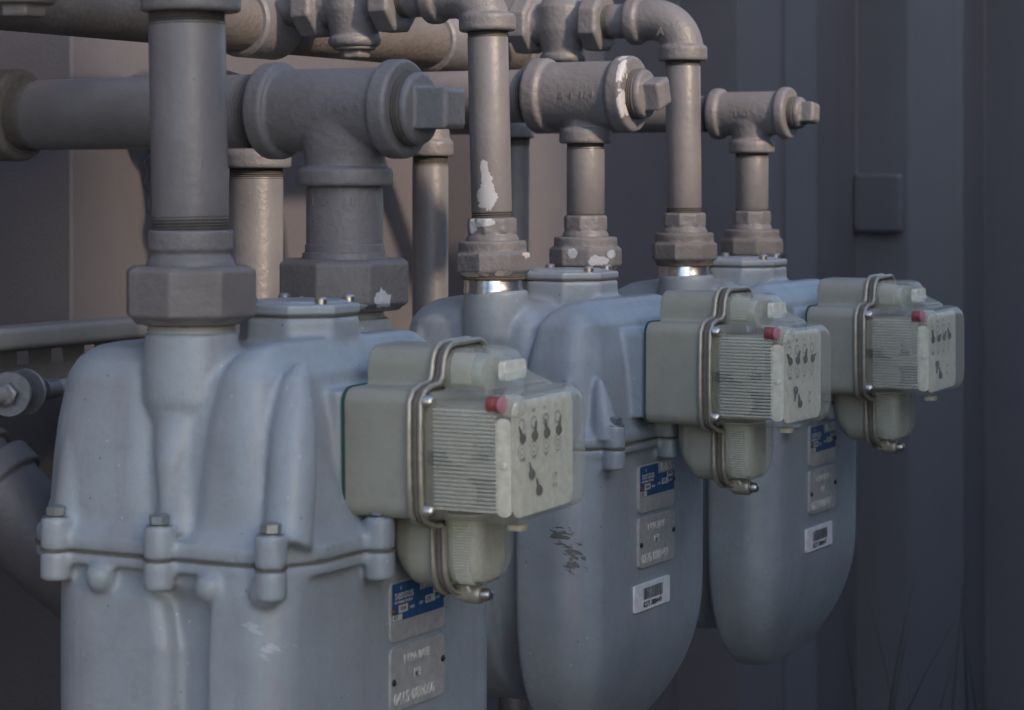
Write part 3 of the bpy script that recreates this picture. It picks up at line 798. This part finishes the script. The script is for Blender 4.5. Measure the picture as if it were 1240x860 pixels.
    D['lip'] = mb.mesh('cover_lip', simple('brown_stained_plastic', (.42,.38,.27), .4))
    return D
IDX = index_meshes()
def dial_marks(seed):
    """printed circles and figures, and the pointers"""
    rnd = random.Random(seed); x = .1432
    mb = MB(); ptr = []; txt = []
    rows = [(-.036,.014),(-.0165,.019),(.004,.019),(.0245,.021)]
    rows = [(y, .0125) for y in (-.033,-.0125,.008,.0285)]
    spots = [(y, z, .0072) for y, z in rows] + [(-.018,-.017,.0055), (-.006,-.031,.0055)]
    def ring(y, z, r, w=.00035):
        n = 28; off = len(mb.v)
        for i in range(n):
            a = 2*PI*i/n
            for q in (r-w, r+w): mb.v.append(Vector((x, y+q*math.cos(a), z+q*math.sin(a))))
        for i in range(n):
            a = off+2*i; b = off+2*((i+1) % n); mb.f.append((a, a+1, b+1, b))
    for i, (y, z, r) in enumerate(spots):
        ring(y, z+(.0105 if i < 4 else 0), r*.62); 
        if i < 4: ring(y, z-.0105, r*.85); ring(y, z-.0105, r*.40)
        for k in range(10):
            a = 2*PI*k/10; yy, zz = y+r*.62*math.sin(a), z+(.0095 if i < 4 else 0)+r*.62*math.cos(a)
            off = len(mb.v)
            mb.v += [Vector((x, yy-.0005, zz-.0007)), Vector((x, yy+.0005, zz-.0007)), Vector((x, yy+.0005, zz+.0007)), Vector((x, yy-.0005, zz+.0007))]
            mb.f.append((off, off+1, off+2, off+3))
        ang = rnd.uniform(-1.1, 1.3) if i < 4 else rnd.choice([.3, PI+.2, -.4])
        ptr.append((y, z, ang, 1.0 if i < 4 else .95))
    labels = [('1000', -.035, -.006), ('100', -.0155, -.006), ('10', .0065, -.006), ('1', .0280, -.006), ('2 M³', .020, -.024), ('10 L', .020, -.032)]
    for y, w in ((-.033,'1000'),(-.0125,'100'),(.008,'10'),(.0285,'1')): labels.append((w, y-.003, .0305))
    return mb, ptr, labels
def copy_me(name, me, parent): return link(name, me, parent)

def stamped_plates(parent, s_unused, x, y, z, num, model, show_blue=True):
    """two aluminium plates, one above the other, facing +X; (y,z) centre of the pair"""
    W = .0435
    def rp(z0, z1, x0, x1, mat, name, par):
        mb = MB(); o = rrect(y-W, y+W, z0, z1, .006, 5)
        loft(mb, [(o, x0), (o, x1)], Matrix(((0,0,1,0),(1,0,0,0),(0,1,0,0),(0,0,0,1))))
        return mb.build(name, mat, par)
    up = rp(z+.0025, z+.0505, x-.003, x+.0014, M['plate'], 'name_plate', parent)
    mb = MB(); box(mb, x+.001, x+.0018, y-W+.0016, y+.002, z+.0185, z+.0490); box(mb, x+.001, x+.0018, y+.0024, y+W-.0016, z+.0185, z+.0385)
    mb.build('enamel_field', M['plate_blue'], up)
    link('lettering', text_mesh('sensus', .0115, .0001, M['box_white'], facing(x+.0020, y-W+.005, z+.0360)), up)
    link('lettering', text_mesh('s', .007, .0001, M['box_white'], facing(x+.0020, y-W+.0135, z+.0435)), up)
    link('lettering', text_mesh(model, .0115, .0002, M['stamp'], facing(x+.0018, y+.008, z+.0405), bold=.0001), up)
    link('lettering', text_mesh('METERING SYSTEMS', .0032, .0001, M['box_white'], facing(x+.0020, y-W+.005, z+.0325)), up)
    for (ya, yb, za, zb, w) in ((-.032,-.018,.0250,.0310,'1034'),(.011,.026,.0265,.0325,'275'),(.024,.037,.0330,.0380,'KPA'),(-.0415,-.027,.0190,.0240,'6.5')):
        mb = MB(); box(mb, x+.0016, x+.0022, y+ya, y+yb, z+za, z+zb); mb.build('print_box', M['box_white'], up)
        link('lettering', text_mesh(w, .0050, .0001, M['ink'], facing(x+.0024, y+ya+.001, z+za+.0015)), up)
    for (w, ya, za) in (('MAX', -.0145, .0260), ('CAP', .0000, .0270), ('m³/h', .0275, .0275)):
        link('lettering', text_mesh(w, .0036, .0001, M['box_white'], facing(x+.0020, y+ya, z+za)), up)
    mb = MB(); lathe(mb, [(.0024,0),(.0024,.0012),(.001,.0020)], (x+.0015, y-W+.003, z+.027), AX, 14); mb.build('rivet', M['rust'], up)
    mb = MB(); lathe(mb, [(.0024,0),(.0024,.0012),(.001,.0020)], (x+.0015, y+W-.003, z+.029), AX, 14)
    mb.build('rivet', M['rust'], up)
    lo = rp(z-.0535, z-.0025, x-.003, x+.0014, M['plate'], 'number_plate', parent)
    link('lettering', text_mesh('1 KPA BASE', .0098, .0004, M['stamp'], facing(x+.0016, y-.024, z-.0170, .86), bold=.0001), lo)
    link('lettering', text_mesh('M3', .0105, .0004, M['stamp'], facing(x+.0016, y-.007, z-.0310, .86), bold=.0001), lo)
    link('lettering', text_mesh(num, .0135, .0004, M['stamp'], facing(x+.0016, y-.039, z-.0490, .92), bold=.0001), lo)
    for (yy, zz, mm) in ((-W+.004, -.030, 'rust' if model == '' else 'darkrivet'), (W-.003, -.024, 'darkrivet')):
        mb = MB(); lathe(mb, [(.0027,0),(.0027,.0012),(.001,.0024)], (x+.0012, y+yy, z+zz), AX, 14); mb.build('rivet', M[mm], lo)
def barcode(parent, x, y, z, num, seed):
    W, H = .0430, .0135
    mb = MB(); loft(mb, [(rrect(y-W, y+W, z-H, z+H, .0015, 3), x-.003), (rrect(y-W, y+W, z-H, z+H, .0015, 3), x+.0008)], Matrix(((0,0,1,0),(1,0,0,0),(0,1,0,0),(0,0,0,1))))
    st = mb.build('barcode_sticker', M['sticker'], parent)
    rnd = random.Random(seed); mb = MB(); yy = y-.023
    while yy < y+.024:
        w = rnd.choice([.0004,.0004,.0008,.0012]); off = len(mb.v)
        mb.v += [Vector((x+.0012, a, b)) for a, b in ((yy, z-.003), (yy+w, z-.003), (yy+w, z+.0090), (yy, z+.0090))]; mb.f.append((off, off+1, off+2, off+3))
        yy += w+rnd.choice([.0005,.0005,.0009])
    mb.build('barcode', M['ink'], st)
    link('lettering', text_mesh(num, .0080, .00005, M['ink'], facing(x+.0013, y-.0235, z-.0105, 1.06), bold=.0001), st)

def gas_meter(k, fx, ft, s, mat, label, num, model, xi, zi, plates, bar, spudmat):
    X, Y, ZF, hs = MET[k]
    t = empty('gas_meter', (X, Y, ZC+ZF)); tag(t, label, 'gas meter', 'gas meters in a row')
    if s == 1 and 'topm' in CACHE: tm, lm = CACHE['topm'].copy(), CACHE['lowm'].copy()
    else:
        tm, lm = top_case(fx, s, mat, ft, xi/s), lower_case(fx, s, mat)
        if s == 1: CACHE['topm'], CACHE['lowm'] = tm, lm
    tm.materials[0] = lm.materials[0] = mat
    link('top_case', tm, t); link('lower_case', lm, t)
    mb = MB(); o = [(x*s, y*s) for x, y in inset(-.0036, XR, fx, -HW, HW, (.05,.07,.07,.05))]
    loft(mb, [(o, -.0006), (o, .0004)])
    for (x, y) in bolts_for(fx): lathe(mb, [(.0112*s,-.0006),(.0112*s,.0004)], (x*s,y*s,0), AZ, 28)
    mb.build('case_gasket', M['gasket'], t)
    for i, (x, y) in enumerate(bolts_for(fx)):
        mb = MB(); lathe(mb, [(.0100,.0218),(.0100,.0232)], (x*s,y*s,0+.0232*(s-1)), AZ, 24)
        ngon(mb, 6, .0080, .0080, (x*s, y*s, .0232*s), AZ, i*.37, .001)
        mb.build('bolt', M['bolt'], t)
    # top cover plate with screws
    pr, pc = (.0545, .030) if ft > .12 else (.0455, .024)
    mb = MB(); ngon(mb, 8, pr*s, .0075*s, (pc*s,0,.1608*s), AZ, R(22.5), .001)
    ngon(mb, 8, pr*.85*s, .0045*s, (pc*s,0,.1660*s), AZ, R(22.5), .003)
    tc = link('top_cover', cast(mb, 'top_cover', mat, .0012, 1), t)
    mb = MB(); ngon(mb, 8, (pr-.001)*s, .0012, (pc*s,0,.1598*s), AZ, R(22.5), .0002); mb.build('cover_gasket', M['gasket'], t)
    for (dx, dy) in ((-.53,-.60),(.66,-.38),(.56,.62),(-.62,.52)):
        mb = MB(); lathe(mb, [(.0052,0),(.0052,.004),(.0037,.0056),(.0015,.006)], ((pc+dx*pr)*s, dy*pr*s, .1685*s), AZ, 20); mb.build('screw', M['bolt'] if dx < 0 else M['screw'], tc)
    # spuds
    for sy in (-1, 1):
        mb = MB(); z0 = .151*s; z1 = (.2615-.0945 if k else .288-.108)
        r = .0300 if k else .0345
        lathe(mb, [(r,-.002),(r,.003),(r*.985,.004),(r*.985,z1-z0-.003),(r*.95,z1-z0+.004)], (.002*s*0, sy*hs, z0), AZ, 48)
        sp = mb.build('spud', spudmat, t)
        mb = MB(); lathe(mb, [(r*1.06,0),(r*1.12,.0015),(r*1.05,.003)], (0, sy*hs, z1-.0045), AZ, 48); mb.build('sealant_ring', M['sealant'], sp)
    # index
    tilt = (R(1.2), R(-.6), R(.9))[k]
    names = (('base','index_base'),('seat','index_gasket'),('rimgap','rim_gasket'),('rim','index_rim'),('mech','mechanism'),('side','dial_bracket'),('lug','cover_lug'))
    offs = (xi, 0, zi)
    def put(name, me, par):
        o = link(name, me, par)
        if par == t: o.location = offs; o.rotation_euler = (tilt, 0, 0)
        return o
    for key, nm in names: put(nm, IDX[key], t)
    mech = [c for c in t.children if c.name.startswith('mechanism')][0]; link('inner_block', IDX['core'], mech); link('counter_block', IDX['core2'], mech); link('counter_wheel', IDX['mechd'], mech)
    cov = put('index_cover', IDX['cover'], t)
    for key, nm in (('ribs','lens_ribs'),('screw','cover_screw'),('lugscrew','cover_screw'),('boss','seal_boss'),('lip','cover_lip'),('window','label_window')):
        for q in (IDX[key] if isinstance(IDX[key], list) else [IDX[key]]): link(nm, q, cov)
    sl = put('tamper_seal', IDX['seal'], t); link('seal_cap', IDX['sealcap'], sl)
    dp = put('dial_plate', IDX['dial'], t)
    mb, ptr, labels = dial_marks(k*11+3)
    mb.build('dial_marking', M['inkgrey'], dp)
    for (y, z, a, q) in ptr:
        mb = MB(); cyl(mb, .0042, .0022, (.1432, y, z), AX, 20)
        L = .0115*q; dy, dz = math.sin(a), math.cos(a)
        p = [(.1434, y-dz*.0016, z+dy*.0016), (.1434, y+dz*.0016, z-dy*.0016), (.1434, y+dy*L, z+dz*L), (.1452, y-dz*.0011, z+dy*.0011), (.1452, y+dz*.0011, z-dy*.0011), (.1448, y+dy*L, z+dz*L)]
        mb.add(p, [(0,1,2),(3,5,4),(0,3,4,1),(1,4,5,2),(2,5,3,0)])
        mb.build('pointer', M['pointer'], dp, 25)
    for (w, y, z) in labels: link('lettering', text_mesh(w, .0050, .00005, M['inkgrey'], facing(.1433, y-.002, z)), dp)
    px, py, pz = plates; stamped_plates(t, s, px, py, pz, num, model)
    if bar: barcode(t, *bar, num.replace('  ', ' '), k)
    return t
CACHE = {}
gas_meter(0, .112, .097, 1.12, M['meter_big'], 'largest blue-grey gas meter nearest the camera, three bolts showing on its flange', '0415 088666', 'R-415', .108, .079, (.1215, .030, -.084), None, M['spud'])
gas_meter(1, .135, .135, 1.0, M['meter_mid'], 'blue-grey gas meter in the middle, with a dark scrape left of its plates', '0275 088449', 'R-275', .148, .072, (.1325, 0, -.0765), (.1325, -.010, -.160), M['spud_bare'])
gas_meter(2, .135, .135, 1.0, M['meter'], 'farthest blue-grey gas meter, its rounded bottom and right edge against the wall', '0275 088447', 'R-275', .136, .068, (.1325, 0, -.0765), (.1325, -.010, -.160), M['spud_bare'])
